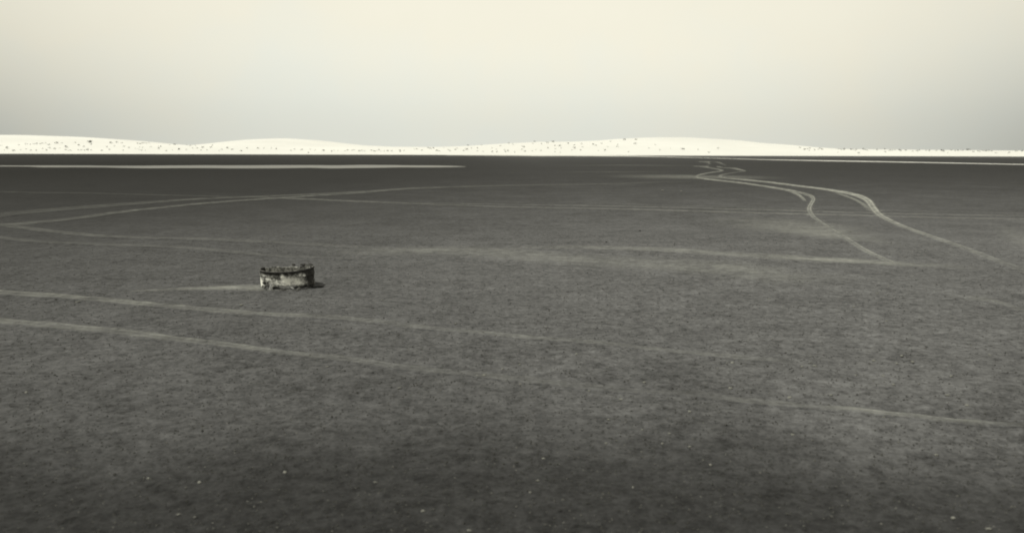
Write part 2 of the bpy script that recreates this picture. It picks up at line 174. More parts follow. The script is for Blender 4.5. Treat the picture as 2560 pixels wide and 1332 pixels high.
SHRUBS = {
    'front': [(-157, 260.4, 1), (-152.2, 256, 0.74), (-163.2, 268.3, 0.64), (-155.3, 256.8, 0.49), (-158, 269.4, 0.65), (-151.2, 258.3, 0.56), (-156.7, 271, 0.65), (-150.1, 259.4, 0.62), (-147.5, 257.1, 0.62), (-145.6, 256.9, 0.68), (-155.5, 271.3, 0.52), (-155.1, 272.6, 0.66), (-154.6, 273.6, 0.59), (-153.6, 273.5, 0.66), (-153.8, 275.2, 0.6), (-153.4, 276.3, 0.53), (-146.1, 261.5, 0.5), (-142.5, 257.1, 0.49), (-150.3, 272.1, 0.52), (-149.5, 271.6, 0.59), (-144.2, 262.4, 0.69), (-141.8, 260.1, 1), (-150.8, 277.2, 0.6), (-150, 277.1, 0.73), (-141.2, 262, 0.5), (-148.6, 278, 0.74), (-140.6, 264.9, 0.89), (-137.3, 258.4, 0.62), (-135.4, 257, 0.68), (-146.2, 281.8, 0.61), (-140.6, 272.4, 0.65), (-134, 258.8, 0.5), (-133.2, 259.6, 0.5), (-132, 258.8, 0.68), (-136.9, 268.6, 0.65), (-131.7, 260.3, 0.63), (-142.6, 283.4, 0.95), (-143.2, 286, 0.82), (-130.1, 259.7, 0.56), (-138.3, 276, 0.66), (-126.7, 259.1, 0.75), (-130.4, 270.4, 0.59), (-125.5, 261.9, 0.57), (-136.4, 285.3, 1.1), (-129.7, 273.9, 0.66), (-136.9, 290.2, 0.7), (-134.7, 290.4, 0.7), (-120.6, 260.1, 0.5), (-127, 274.8, 0.59), (-122.7, 269, 0.65), (-129.9, 291.6, 0.7), (-128.8, 290.9, 0.63), (-129.3, 293.9, 0.71), (-130.8, 298.9, 0.65), (-130.5, 300, 0.72), (-136.3, 315.5, 0.68), (-120.1, 267.4, 0.51), (-119, 266.6, 0.51), (-115.9, 262.1, 0.63), (-121.2, 273.2, 0.66), (-119.6, 271.4, 0.59), (-117.9, 273.9, 0.72), (-114.4, 261.8, 0.57), (-115.2, 274.7, 0.59), (-112.4, 266.8, 0.64), (-107.8, 261.5, 0.63), (-117.6, 288, 0.62), (-117.5, 292.5, 0.7), (-106.9, 264.1, 0.51), (-105.5, 266.2, 0.64), (-102.7, 264.4, 0.7), (-111.1, 286.5, 0.55), (-109, 284.4, 0.75), (-107.8, 285.6, 0.69), (-103.8, 273, 0.53), (-102.1, 272.6, 0.66), (-101.8, 276.4, 0.66), (-97.3, 262.8, 0.51), (-95.6, 262.8, 0.63), (-102.6, 287.1, 0.62), (-99.2, 276.3, 0.73), (-91.4, 262, 0.57), (-92.1, 266.1, 0.64), (-88.8, 266.2, 0.64), (-84.3, 261.2, 0.63), (-87.2, 276.5, 0.66), (-92.6, 272.8, 0.66), (-83.6, 275.1, 0.73), (-81.8, 276.4, 0.6), (-79.1, 276, 0.66), (-77.1, 274.5, 0.66), (-70, 265.7, 0.64), (-70.3, 271.2, 0.65), (-68, 269.5, 0.52), (-67.4, 269.9, 0.65), (-62.2, 255.7, 0.55), (-65.1, 271.1, 0.52), (-62.6, 266.4, 0.64), (-59, 262, 0.69), (-56.3, 261.3, 0.57), (-56, 264.2, 0.64), (-55, 264.4, 0.51), (-52.4, 263.1, 0.57), (-52.1, 265.7, 0.64), (-50.8, 265.9, 0.7), (-50.5, 268.2, 0.64), (-48, 263.7, 0.63), (-47.7, 265.6, 0.64), (-46.5, 263.2, 0.57), (-44.8, 267.2, 0.51), (-43.5, 263.1, 0.57), (-42.7, 261.8, 0.57), (-42.5, 265, 0.51), (-42, 265.4, 0.7), (-41, 263.4, 0.63), (-40.3, 263.8, 0.51), (-38.9, 262.6, 0.63), (-37.8, 263, 0.63), (-35.1, 262.2, 0.57), (-35.6, 265.2, 0.7), (-34.3, 265.9, 0.51), (-31.7, 272.3, 0.59), (-31.1, 271.3, 0.59), (-28.7, 267.2, 0.71), (-28, 279.3, 0.67), (-26.8, 274.7, 0.73), (-26.2, 278.8, 0.67), (-23.9, 264.4, 0.7), (-22.9, 262.8, 0.63), (-23.1, 281.9, 0.54), (-20.3, 265.5, 0.51), (-19.4, 262, 0.5), (-18.2, 266, 0.7), (-17.9, 272.5, 0.52), (-15.5, 292.9, 0.7), (-14.5, 265.1, 0.7), (-13.3, 271, 0.65), (-15.1, 262, 0.69), (-11.2, 270.4, 0.58), (-10.8, 261, 0.5), (-10.6, 288.2, 0.69), (-9, 259.4, 0.5), (-6.4, 269.3, 0.71), (-6.1, 258, 0.5), (-5, 263.2, 0.63), (-4.8, 257, 0.62), (-4, 276, 0.53), (-2.4, 262.8, 0.51), (-1.5, 259.1, 0.69), (-1.1, 285.7, 0.69), (-2.2, 257.7, 0.62), (0.1, 281.2, 0.61), (3.2, 272.8, 0.66), (2.9, 262.8, 0.63), (3.9, 257.7, 0.56), (6.8, 280.9, 0.68), (7.7, 288.4, 0.69), (7.4, 262.2, 0.5), (6.1, 258.5, 0.5), (8.8, 258.9, 0.5), (9.8, 279.1, 0.74), (11.8, 283.4, 0.82), (13.8, 288.4, 0.83), (13.8, 272.9, 0.66), (11.2, 266, 0.7), (15.2, 271.5, 0.65), (13.5, 263.6, 0.63), (13, 256.4, 0.62), (15.4, 265.9, 0.51), (14.5, 254.8, 0.55), (18.4, 278.8, 0.67), (20.1, 273.5, 0.92), (19.9, 264.1, 0.89), (18.5, 259.8, 0.62), (23.1, 277.2, 0.67), (22.3, 267.5, 0.51), (21, 259.7, 0.69), (26.3, 273.7, 0.59), (27, 271.6, 0.65), (29.6, 279, 0.6), (30.5, 268.3, 0.58), (26.5, 259.6, 0.56), (28.5, 259.2, 0.87), (34.4, 294, 0.71), (34.6, 276.2, 0.66), (41.1, 281.5, 0.95), (35.7, 257.2, 0.68), (33.7, 269.2, 0.52), (47.4, 279.4, 0.6), (43.2, 265.6, 0.51), (45.7, 261.1, 0.63), (50.1, 266.6, 0.51), (54.3, 264.7, 1.02), (54, 265.6, 0.7), (58.2, 263.8, 0.51), (66.1, 270.5, 0.65), (59.7, 256.3, 0.68), (0.8, 256, 0.62), (3.9, 269.6, 0.71), (95.1, 273.5, 0.72), (95.4, 269.8, 0.65), (97.7, 271.7, 0.65), (105.8, 288.6, 0.69), (102.3, 263.9, 0.57), (110.9, 281, 0.61), (114.5, 284.1, 0.55), (117.9, 287.9, 0.55), (119.7, 286, 0.82), (117.4, 278.1, 0.74), (108.3, 262.4, 0.63), (122.4, 282.3, 0.81), (125.5, 282.9, 0.75), (119.4, 268.9, 0.65), (124.4, 277.1, 0.73), (126.4, 279.4, 0.67), (126.1, 272.6, 0.79), (130.7, 279.2, 0.74), (129.7, 271.6, 0.65), (135.8, 280.5, 0.81), (138.7, 281.6, 0.74), (137.1, 276.7, 0.73), (142.2, 277.7, 0.8), (138.9, 267.8, 0.64), (146.9, 278.9, 0.67), (153.9, 284.8, 1.23), (149.6, 272.4, 0.79), (153.6, 277.1, 0.8), (158.1, 281.6, 0.61), (154.2, 267.7, 0.64), (159.4, 279.2, 0.74), (159, 269, 0.65), (166.2, 277.2, 0.67), (168.9, 278.9, 0.6), (141.3, 280.1, 0.67), (115.9, 283.5, 0.48), (151.2, 282.5, 0.75), (111.1, 286.6, 0.48), (98.1, 278.5, 0.6), (156.6, 281.7, 0.47), (115.1, 284.2, 0.61), (120.2, 286.6, 0.55), (157.9, 280.5, 0.61), (115, 285.3, 0.48), (158.1, 280.5, 0.61), (152.5, 274.2, 0.53), (111.3, 285.2, 0.62), (144.7, 283.3, 0.61), (103, 278.5, 0.6), (148.4, 284.1, 0.55), (109.6, 278.4, 0.74), (118.8, 282.7, 0.61), (97.7, 279.9, 0.61), (139.6, 281.1, 0.61), (159.6, 280.8, 0.54), (127.9, 281, 0.61), (130.6, 284.2, 0.55), (111.7, 273.7, 0.59), (159.6, 285.4, 0.48), (102.2, 277.5, 0.73), (143.8, 281.7, 0.61), (131.5, 272.4, 0.72), (148.4, 280, 0.54), (169.3, 278.7, 0.54), (101.5, 278.6, 0.54), (141, 274.8, 0.73), (119.2, 284.3, 0.62), (129.4, 280.8, 0.61), (145.5, 283.8, 0.55)],
    'left': [],
    'middle': [],
    'right': [(51.9, 389.6, 0.94), (56.7, 386.1, 0.93), (116.8, 341.2, 0.66), (121.1, 342.5, 0.74)],
}

# ------------------------------------------------------------------ helpers
def tag(o, label=None, category=None, group=None, kind=None):
    for k, v in (('label', label), ('category', category), ('group', group), ('kind', kind)):
        if v: o[k] = v
    return o
def mesh_from(name, verts, faces, mat, parent=None, attrs=None, smooth=True):
    me = bpy.data.meshes.new(name)
    verts = np.asarray(verts, dtype=np.float32)
    if isinstance(faces, np.ndarray):
        nf, k = faces.shape
        me.vertices.add(len(verts)); me.vertices.foreach_set('co', verts.ravel())
        me.loops.add(nf * k); me.loops.foreach_set('vertex_index', faces.astype(np.int32).ravel())
        me.polygons.add(nf)
        me.polygons.foreach_set('loop_start', np.arange(0, nf * k, k, dtype=np.int32))
        me.polygons.foreach_set('loop_total', np.full(nf, k, dtype=np.int32))
        me.update(calc_edges=True)
    else:
        me.from_pydata([tuple(map(float, v)) for v in verts], [], faces)
    me.polygons.foreach_set('use_smooth', np.full(len(me.polygons), smooth))
    for an, av in (attrs or {}).items():
        at = me.attributes.new(an, 'FLOAT', 'POINT')
        at.data.foreach_set('value', np.asarray(av, dtype=np.float32))
    me.materials.append(mat)
    me.update()
    o = bpy.data.objects.new(name, me)
    C.objects.link(o)
    if parent: o.parent = parent
    return o
def grid_faces(nr, nc, wrap=False):
    r, c = np.meshgrid(np.arange(nr - 1), np.arange(nc if wrap else nc - 1), indexing='ij')
    a = r * nc + c; b = r * nc + (c + 1) % nc
    return np.stack([a, b, b + nc, a + nc], -1).reshape(-1, 4)
def hash2(i, j, seed):
    with np.errstate(over='ignore'):
        h = (i.astype(np.uint32) * np.uint32(374761393) + j.astype(np.uint32) * np.uint32(668265263) + np.uint32(seed * 2246822519 % 4294967296))
        h = (h ^ (h >> np.uint32(13))) * np.uint32(1274126177)
        h = h ^ (h >> np.uint32(16))
    return h.astype(np.float64) / 4294967295.0
def vnoise(x, y, cell, seed):
    u, v = np.asarray(x) / cell + 1000, np.asarray(y) / cell + 1000
    i, j = np.floor(u).astype(np.int64), np.floor(v).astype(np.int64)
    a, b = u - i, v - j
    a = a * a * (3 - 2 * a); b = b * b * (3 - 2 * b)
    return ((hash2(i, j, seed) * (1 - a) + hash2(i + 1, j, seed) * a) * (1 - b) + (hash2(i, j + 1, seed) * (1 - a) + hash2(i + 1, j + 1, seed) * a) * b) * 2 - 1

def spline(pts, step):
    """Catmull-Rom through rows of (x, y, width, strength), resampled about every `step` metres."""
    P = np.array(pts, dtype=float)
    P = np.vstack([2 * P[0] - P[1], P, 2 * P[-1] - P[-2]])
    out = []
    for i in range(1, len(P) - 2):
        p0, p1, p2, p3 = P[i - 1:i + 3]
        L = np.hypot(*(p2 - p1)[:2])
        s = step * max(1., np.hypot(*p1[:2]) / 10)
        n = max(2, int(L / s))
        for t in np.arange(n) / n:
            q = .5 * (2 * p1 + (p2 - p0) * t + (2 * p0 - 5 * p1 + 4 * p2 - p3) * t * t + (3 * p1 - p0 - 3 * p2 + p3) * t ** 3)
            q[2:] = p1[2:] * (1 - t) + p2[2:] * t
            out.append(q)
    out.append(P[-2])
    return np.array(out)

PATHS = [(k, spline(p, .06)) for k, ps in TRACKS.items() for p in ps]
COARSE = [(k, spline(p, .35)) for k, ps in TRACKS.items() for p in ps if k not in ('far_road', 'salt')]
WIDEN = 1.2
def dust_at(x, y):
    """How much pale dust the wheels have brought up at each point: 0 on bare ash."""
    x, y = np.asarray(x, float), np.asarray(y, float)
    d = np.zeros_like(x)
    for k, p in COARSE:
        m = p[:, 2].max() * WIDEN
        sel = np.nonzero((x > p[:, 0].min() - m) & (x < p[:, 0].max() + m) & (y > p[:, 1].min() - m) & (y < p[:, 1].max() + m))[0]
        if not len(sel): continue
        X, Y = x[sel], y[sel]
        best = np.zeros(len(sel))
        for a, b in zip(p[:-1], p[1:]):
            mm = max(a[2], b[2]) * WIDEN
            near = np.nonzero((X > min(a[0], b[0]) - mm) & (X < max(a[0], b[0]) + mm) & (Y > min(a[1], b[1]) - mm) & (Y < max(a[1], b[1]) + mm))[0]
            if not len(near): continue
            v = b[:2] - a[:2]
            t = np.clip(((X[near] - a[0]) * v[0] + (Y[near] - a[1]) * v[1]) / max(v @ v, 1e-9), 0, 1)
            w = (a[2] * (1 - t) + b[2] * t) * WIDEN / 2
            q = 1 - np.hypot(X[near] - a[0] - v[0] * t, Y[near] - a[1] - v[1] * t) / w
            rr = 1 - q                                   # 0 in the middle of the rut, 1 at its edge
            soft = k in ('fan', 'mid_smear', 'drum_streak', 'faint', 'right_edge')
            q = np.clip(q * (1.0 if soft else 1.5), 0, 1); q = q * q * (3 - 2 * q)
            if not soft:                                 # loose dust thrown up in two crests, thinner between them
                q = q * .62 + .62 * np.exp(-((rr - .42) / .15) ** 2)
            best[near] = np.maximum(best[near], q * (a[3] * (1 - t) + b[3] * t))
        d[sel] = np.maximum(d[sel], best)
    return d
def macro(x, y):
    r = np.hypot(x, y)
    return .022 * vnoise(x, y, 2.6, 3) * np.clip(1 - (r - 12) / 40, 0, 1) + .05 * vnoise(x, y, 14, 4) * np.clip(1 - (r - 20) / 60, 0, 1)
def micro(x, y):
    r = np.hypot(x, y)
    f = np.clip(1 - (r - 10) / 20, 0, 1)
    n = .008 * vnoise(x, y, .33, 5) + .0035 * vnoise(x, y, .115, 6) + .0042 * vnoise(x * .8 - y * .6, x * .6 + y * .8, .047, 7) + .0035 * vnoise(x, y, .024, 8)
    return n * f
def ground_z(x, y, dust=None):
    x, y = np.asarray(x, float), np.asarray(y, float)
    return macro(x, y) + micro(x, y) * (1 if dust is None else 1 - np.clip(dust * 5, 0, .8))
def gz(x, y): return float(ground_z(np.array([x]), np.array([y]))[0])

# ------------------------------------------------------------------ materials
def material(name):
    m = bpy.data.materials.new(name); m.use_nodes = True
    nt = m.node_tree
    b = nt.nodes['Principled BSDF']
    b.inputs['Roughness'].default_value = .95
    b.inputs['Specular IOR Level'].default_value = .12
    return m, nt.nodes, nt.links, b
def noise(nodes, links, vec, scale, detail=2, rough=.5):
    n = nodes.new('ShaderNodeTexNoise')
    n.inputs['Scale'].default_value = scale; n.inputs['Detail'].default_value = detail; n.inputs['Roughness'].default_value = rough
    links.new(vec, n.inputs['Vector'])
    return n.outputs[0]
def grey(nodes, links, value, tint=(1, 1, 1)):
    v = nodes.new('ShaderNodeVectorMath'); v.operation = 'SCALE'; v.inputs[0].default_value = tint
    links.new(value, v.inputs['Scale'])
    return v.outputs[0]

def ash_material():
    m, n, l, b = material('ash_soil')
    M = lambda op, a, b_=None, c=None, clamp=False: math_node(n, l, op, a, b_, c, clamp)
    geo = n.new('ShaderNodeNewGeometry'); pos = geo.outputs['Position']
    s = n.new('ShaderNodeSeparateXYZ'); l.new(pos, s.inputs[0])
    x, y = s.outputs[0], s.outputs[1]
    # light falloff painted into the soil: darker near and far, paler belt between
    flat = n.new('ShaderNodeMapping'); flat.inputs['Scale'].default_value = (1, 1, .2); l.new(pos, flat.inputs['Vector'])
    warp = M('SUBTRACT', noise(n, l, flat.outputs[0], .55, 3), .5)
    yl = M('LOGARITHM', M('MAXIMUM', M('MULTIPLY', y, M('ADD', 1.0, M('MULTIPLY', warp, .75))), 2.0), 10.0)
    depth_falloff = n.new('ShaderNodeValToRGB'); l.new(M('MULTIPLY', M('SUBTRACT', yl, .5), .5), depth_falloff.inputs[0])
    ramp = depth_falloff.color_ramp
    tab = [(3.3, .020), (3.8, .022), (4.4, .034), (5.1, .051), (6.2, .062), (10, .066), (14, .062), (20, .049), (30, .035), (45, .021), (75, .018), (120, .019), (170, .023), (215, .042), (300, .06)]
    for i, (yy, v) in enumerate(tab):
        p = (math.log10(yy) - .5) / 2
        e = ramp.elements[0] if i == 0 else (ramp.elements[1] if i == 1 else ramp.elements.new(p))
        e.position = p; e.color = (v, v, v, 1)
    # same painted light falloff: paler towards the right, darker to the left
    slope = M('ADD', M('MULTIPLY', x, .035, clamp=False), 0.0)
    slope = M('MAXIMUM', M('MINIMUM', slope, .12), -.3)
    def soft_patch(cx, cy, rx, ry, k):          # soft oval of tone; the dark ones are painted light falloff
        u = M('DIVIDE', M('SUBTRACT', x, cx), rx); v = M('DIVIDE', M('SUBTRACT', y, cy), ry)
        return M('MULTIPLY', M('EXPONENT', M('MULTIPLY', M('ADD', M('MULTIPLY', u, u), M('MULTIPLY', v, v)), -1.0)), k)
    painted_falloff = M('ADD', M('ADD', soft_patch(-42, 60, 38, 58, .68), soft_patch(-90, 150, 62, 90, .5)), M('ADD', M('ADD', soft_patch(50, 80, 36, 60, .45), soft_patch(100, 160, 55, 80, .3)), soft_patch(-14, 26, 11, 14, .14)))
    painted_falloff = M('SUBTRACT', painted_falloff, M('ADD', M('ADD', soft_patch(1.9, 4.7, .8, .7, .34), soft_patch(3.0, 4.1, .9, .6, .3)), soft_patch(.5, 13, 2.2, 1.6, .1)))
    side_ = M('ADD', M('SUBTRACT', 1.0, painted_falloff), slope)
    mott = noise(n, l, pos, 13, 4, .6)
    mott2 = noise(n, l, pos, 42, 3, .6)
    patch = noise(n, l, pos, 1.3, 8, .68)
    wide = noise(n, l, flat.outputs[0], .16, 3, .55)
    fine = noise(n, l, pos, 150, 2, .6)
    clod = noise(n, l, pos, 5.5, 5, .7)
    k = M('ADD', M('MULTIPLY', mott, 1.7), M('ADD', M('MULTIPLY', mott2, 1.3), M('ADD', M('MULTIPLY', patch, 1.1), M('ADD', M('MULTIPLY', wide, .6), M('MULTIPLY', fine, .4)))))
    k = M('ADD', k, M('MULTIPLY', clod, 1.3))
    k = M('MAXIMUM', M('ADD', k, -2.15), .2)
    pit = n.new('ShaderNodeMapRange'); pit.inputs['From Min'].default_value = .36; pit.inputs['From Max'].default_value = .5
    pit.inputs['To Min'].default_value = .8; pit.inputs['To Max'].default_value = 1.02; l.new(noise(n, l, pos, 24, 1.5, .5), pit.inputs['Value'])
    base = M('MULTIPLY', M('MULTIPLY', M('MULTIPLY', depth_falloff.outputs[0], side_), k), pit.outputs[0])
    # pale dust on the wheel tracks
    at = n.new('ShaderNodeAttribute'); at.attribute_name = 'dust'
    grit = noise(n, l, pos, 3.2, 9, .8)
    d = M('MULTIPLY', at.outputs['Fac'], M('MAXIMUM', M('ADD', -3.2, M('ADD', M('MULTIPLY', grit, 5.0), M('ADD', M('MULTIPLY', patch, 2.0), M('MULTIPLY', clod, 1.4)))), .12), clamp=True)
    # loose pale grains
    vor = n.new('ShaderNodeTexVoronoi'); vor.inputs['Scale'].default_value = 17; l.new(pos, vor.inputs['Vector'])
    spk = M('MULTIPLY', M('LESS_THAN', vor.outputs['Distance'], .13), M('GREATER_THAN', noise(n, l, pos, 5, 2), .56))
    d = M('ADD', d, M('MULTIPLY', spk, .05), clamp=True)
    mx = n.new('ShaderNodeMix'); mx.data_type = 'RGBA'; l.new(d, mx.inputs[0])
    l.new(grey(n, l, base, (.985, .99, 1.04)), mx.inputs[6]); mx.inputs[7].default_value = (.225, .228, .212, 1)
    l.new(mx.outputs[2], b.inputs['Base Color'])
    bump = n.new('ShaderNodeBump'); bump.inputs['Strength'].default_value = .55; bump.inputs['Distance'].default_value = .012
    l.new(M('ADD', M('MULTIPLY', mott2, .6), M('MULTIPLY', fine, .7)), bump.inputs['Height'])
    l.new(bump.outputs[0], b.inputs['Normal'])
    return m
ASH = ash_material()

def simple_noise_material(name, lo, hi, scale, tint=(1, 1, 1), detail=4, bump=0, rough=.95, spec=.1):
    m, n, l, b = material(name)
    b.inputs['Roughness'].default_value = rough; b.inputs['Specular IOR Level'].default_value = spec
    geo = n.new('ShaderNodeNewGeometry')
    f = noise(n, l, geo.outputs['Position'], scale, detail, .6)
    mr = n.new('ShaderNodeMapRange'); mr.inputs['From Min'].default_value = .3; mr.inputs['From Max'].default_value = .7
    mr.inputs['To Min'].default_value = lo; mr.inputs['To Max'].default_value = hi; l.new(f, mr.inputs['Value'])
    l.new(grey(n, l, mr.outputs[0], tint), b.inputs['Base Color'])
    if bump:
        bp = n.new('ShaderNodeBump'); bp.inputs['Strength'].default_value = bump; bp.inputs['Distance'].default_value = .01
        l.new(f, bp.inputs['Height']); l.new(bp.outputs[0], b.inputs['Normal'])
    return m
WHITE_SAND = simple_noise_material('white_sand', .43, .48, .02, (1, 1, .985))
SHRUB = simple_noise_material('shrub_leaves', .04, .07, 3.0, (1, 1, .9))
STONE = simple_noise_material('pale_stone', .085, .14, 60, (1, 1, .93))
DARK_STONE = simple_noise_material('dark_stone', .02, .035, 60)
RUST = simple_noise_material('rusty_metal', .018, .06, 22, (1, .98, .95), bump=.6, rough=.8, spec=.25)
FILL = simple_noise_material('ash_in_drum', .045, .08, 25, bump=.6)

def streak_material(name, lo, hi):
    """Crusted salt or packed road dust: pale, with long soft bands and ragged thin edges."""
    m, n, l, b = material(name)
    M = lambda op, a, b_=None, c=None, clamp=False: math_node(n, l, op, a, b_, c, clamp)
    geo = n.new('ShaderNodeNewGeometry'); mp = n.new('ShaderNodeMapping'); mp.inputs['Scale'].default_value = (.06, .35, 1)
    l.new(geo.outputs['Position'], mp.inputs['Vector'])
    f = noise(n, l, mp.outputs[0], 1.5, 4, .6)
    at = n.new('ShaderNodeAttribute'); at.attribute_name = 'dust'
    d = M('MULTIPLY', at.outputs['Fac'], M('ADD', .55, M('MULTIPLY', f, .9)), clamp=True)
    col = M('ADD', .036, M('MULTIPLY', d, M('ADD', lo - .036, M('MULTIPLY', f, hi - lo))))
    l.new(grey(n, l, col, (1, .995, .97)), b.inputs['Base Color'])
    return m
SALT = streak_material('salt_crust', .12, .19)
ROAD = streak_material('road_dust', .34, .46)

# ------------------------------------------------------------------ ground
def build_ground():
    fine = np.radians(np.arange(-44, 44.001, .125))
    left = np.radians(np.arange(-180, -44, 2.0)); right = np.radians(np.arange(46, 180, 2.0))
    ang = np.concatenate([left, fine, right])
    rr = [.6, 1.5, 2.2]
    while rr[-1] < 34: rr.append(rr[-1] * 1.0038)
    while rr[-1] < 300: rr.append(rr[-1] * 1.011)
    while rr[-1] < 6000: rr.append(rr[-1] * 1.25)
    rr = np.array(rr)
    R_, A_ = np.meshgrid(rr, ang, indexing='ij')
    x, y = (R_ * np.sin(A_)).ravel(), (R_ * np.cos(A_)).ravel()
    d = dust_at(x, y)
    z = ground_z(x, y, d) - .001 * (d > 0)
    nc = len(ang)
    v = np.column_stack([x, y, z])
    v = np.vstack([v, [[0, 0, 0]]])
    f = grid_faces(len(rr), nc, True)
    f = f[:, ::-1]
    cap = np.array([[len(v) - 1, (c + 1) % nc, c, c] for c in range(nc)])
    o = mesh_from('ground', v, f, ASH, attrs={'dust': np.append(d, 0)})
    cm = mesh_from('ground_underfoot', [tuple(v[-1])] + [tuple(v[c]) for c in range(nc)],
                   [(0, (c + 1) % nc + 1, c + 1) for c in range(nc)], ASH, parent=o, attrs={'dust': np.zeros(nc + 1)})
    tag(cm, kind='structure')
    return tag(o, 'dark grey ash flat mottled, with light falloff painted into its tone', kind='structure')
GROUND = build_ground()

# ------------------------------------------------------------------ wheel tracks, salt pan and far road: thin sheets on the ground
NAMES = {'near_upper': ('tyre_track', 'farther of the two straight tyre tracks crossing the foreground'),
         'near_lower': ('tyre_track', 'nearer of the two straight tyre tracks crossing the foreground'),
         'left_bend': ('tyre_track', 'pale rut curving back from the left edge'),
         'left_lower': ('tyre_track', 'faint rut leaving the bend at the left edge behind the drum'),
         'thin_line': ('tyre_track', 'thin straight tyre line across the middle of the flat'),
         'winding': ('tyre_track', 'pale winding rut on the right running to the dunes'),
         'mid_smear': ('dust_streak', 'smeared pale dust across the middle right of the flat'),
         'fan': ('dust_streak', 'broad pale dust fan beside the winding rut'),
         'drum_streak': ('dust_streak', 'pale dust streak running left from the rusty drum'),
         'faint': ('dust_streak', 'faint far dust streak'),
         'right_edge': ('dust_streak', 'faint dust at the right edge'),
         'far_road': ('dirt_road', 'thin white road line below the dunes on the right'),
         'salt': ('salt_pan', 'long thin pale salt strip on the left of the flat')}
for idx, (kind, p) in enumerate(PATHS):
    far = kind in ('far_road', 'salt')
    nx_ = 23
    t = np.gradient(p[:, :2], axis=0); t /= np.maximum(np.hypot(t[:, 0], t[:, 1])[:, None], 1e-9)
    nrm = np.column_stack([-t[:, 1], t[:, 0]])
    if far: nrm = np.tile([0., 1.], (len(p), 1))
    u = np.linspace(-1, 1, nx_)
    wig = 1 + .18 * vnoise(p[:, 0], p[:, 1], .8 if not far else 9, 20 + idx) + (.22 * vnoise(p[:, 0], p[:, 1], 2.5, 40 + idx) if far else .1 * vnoise(p[:, 0], p[:, 1], .15, 40 + idx))
    half = p[:, 2] * (WIDEN / 2 if not far else .5) * wig
    # keep the sheet from folding over itself in tight bends
    ta = np.unwrap(np.arctan2(t[:, 1], t[:, 0])); ds = np.maximum(np.hypot(*np.gradient(p[:, :2], axis=0).T), 1e-6)
    curv = np.abs(np.gradient(ta)) / ds
    if not far:
        lim = 1 / np.maximum(curv, 1e-3)
        kk = np.ones(9) / 9
        lim = np.array([lim[max(0, i - 4):i + 5].min() for i in range(len(lim))])
        half = np.minimum(half, lim * .9)
    ox = p[:, None, 0] + nrm[:, None, 0] * half[:, None] * u
    oy = p[:, None, 1] + nrm[:, None, 1] * half[:, None] * u
    X, Y = ox.ravel(), oy.ravel()
    U = np.tile(u, len(p))
    if far:
        d = np.clip((1 - np.abs(U)) * 5, 0, 1) * np.repeat(p[:, 3], nx_)
        z = ground_z(X, Y) + .012 + (.008 if kind == 'salt' else 0) * (1 - U * U) - .03 * (np.abs(U) > .999)
    else:
        d = dust_at(X, Y)
        lift = .002 + .00018 * idx
        rut = (.011 * np.exp(-((np.abs(U) - .55) / .18) ** 2) - .002 * np.exp(-(U / .3) ** 2)) * np.clip(np.repeat(p[:, 3], nx_) * 4, 0, 1) * (.7 + .6 * vnoise(X, Y, .12, 61))
        z = ground_z(X, Y, d) + lift + (rut if 'track' in NAMES[kind][0] else 0) - .02 * (np.abs(U) > .999) - .02 * (np.minimum(np.repeat(np.arange(len(p)), nx_), len(p) - 1 - np.repeat(np.arange(len(p)), nx_)) == 0)
    nm, lb = NAMES[kind]
    o = mesh_from(nm, np.column_stack([X, Y, z]), grid_faces(len(p), nx_)[:, ::-1], {'far_road': ROAD, 'salt': SALT}.get(kind, ASH), attrs={'dust': d})
    tag(o, lb, kind='structure')

# ------------------------------------------------------------------ dunes
for name, label in (('front', 'low white sand ridge dotted with small dark shrubs along the far edge of the flat'),
                    ('left', 'broad smooth white dune behind the ridge at the left'),
                    ('middle', 'bare rounded white dune left of the middle'),
                    ('right', 'long bare white dune right of the middle')):
    depth, front, back, table = DUNES[name]
    xs = np.arange(table[0][0], table[-1][0] + .1, 2.5 if name == 'front' else 4.0)
    ys = np.linspace(depth - front, depth + back, 60)
    v = [(x, y, dune_z(name, x, y)) for y in ys for x in xs]
    o = mesh_from('sand_dune' if name != 'front' else 'sand_ridge', v, grid_faces(len(ys), len(xs)), WHITE_SAND)
    tag(o, label, kind='structure')
v = [(x, y, .25) for y in (285, 600, 1500, 6000) for x in (-6000, -1500, -400, 400, 1500, 6000)]
tag(mesh_from('sand_plain', v, grid_faces(4, 6), WHITE_SAND), 'white sand stretching away behind the dunes', kind='structure')

# ------------------------------------------------------------------ shrubs on the dunes
def shrub_mesh(seed):
    rnd = random.Random(seed)
    v, f = [], []
    lobes = [(rnd.uniform(-.35, .35), rnd.uniform(-.25, .25), rnd.uniform(.18, .42), rnd.uniform(.16, .3)) for _ in range(rnd.randint(3, 5))]
    for cx, cy, cz, cr in lobes:
        stem = len(v)                                   # a thin twig up to each clump
        v += [(cx * .2 - .012, cy * .2, -.08), (cx * .2 + .012, cy * .2, -.08), (cx, cy, cz)]
        f.append((stem, stem + 1, stem + 2))
        for _ in range(44):
            a, b_, r = rnd.uniform(0, 6.283), rnd.uniform(-.5, 1), cr * rnd.random() ** .4
            q = math.sqrt(max(0, 1 - b_ * b_))
            c = (cx + r * q * math.cos(a), cy + r * q * math.sin(a), max(.02, cz + r * b_ * .8))
            s = rnd.uniform(.05, .09)
            d1 = Vector((rnd.uniform(-1, 1), rnd.uniform(-1, 1), rnd.uniform(-.6, .6))).normalized() * s
            d2 = Vector((rnd.uniform(-1, 1), rnd.uniform(-1, 1), rnd.uniform(-1, 1))).normalized() * s * .6
            i = len(v); c = Vector(c)
            v += [tuple(c - d1), tuple(c + d2), tuple(c + d1)]
            f.append((i, i + 1, i + 2))
    me = bpy.data.meshes.new('shrub')
    me.from_pydata(v, [], f); me.materials.append(SHRUB); me.update()
    return me
SHRUB_MESHES = [shrub_mesh(s) for s in range(8)]
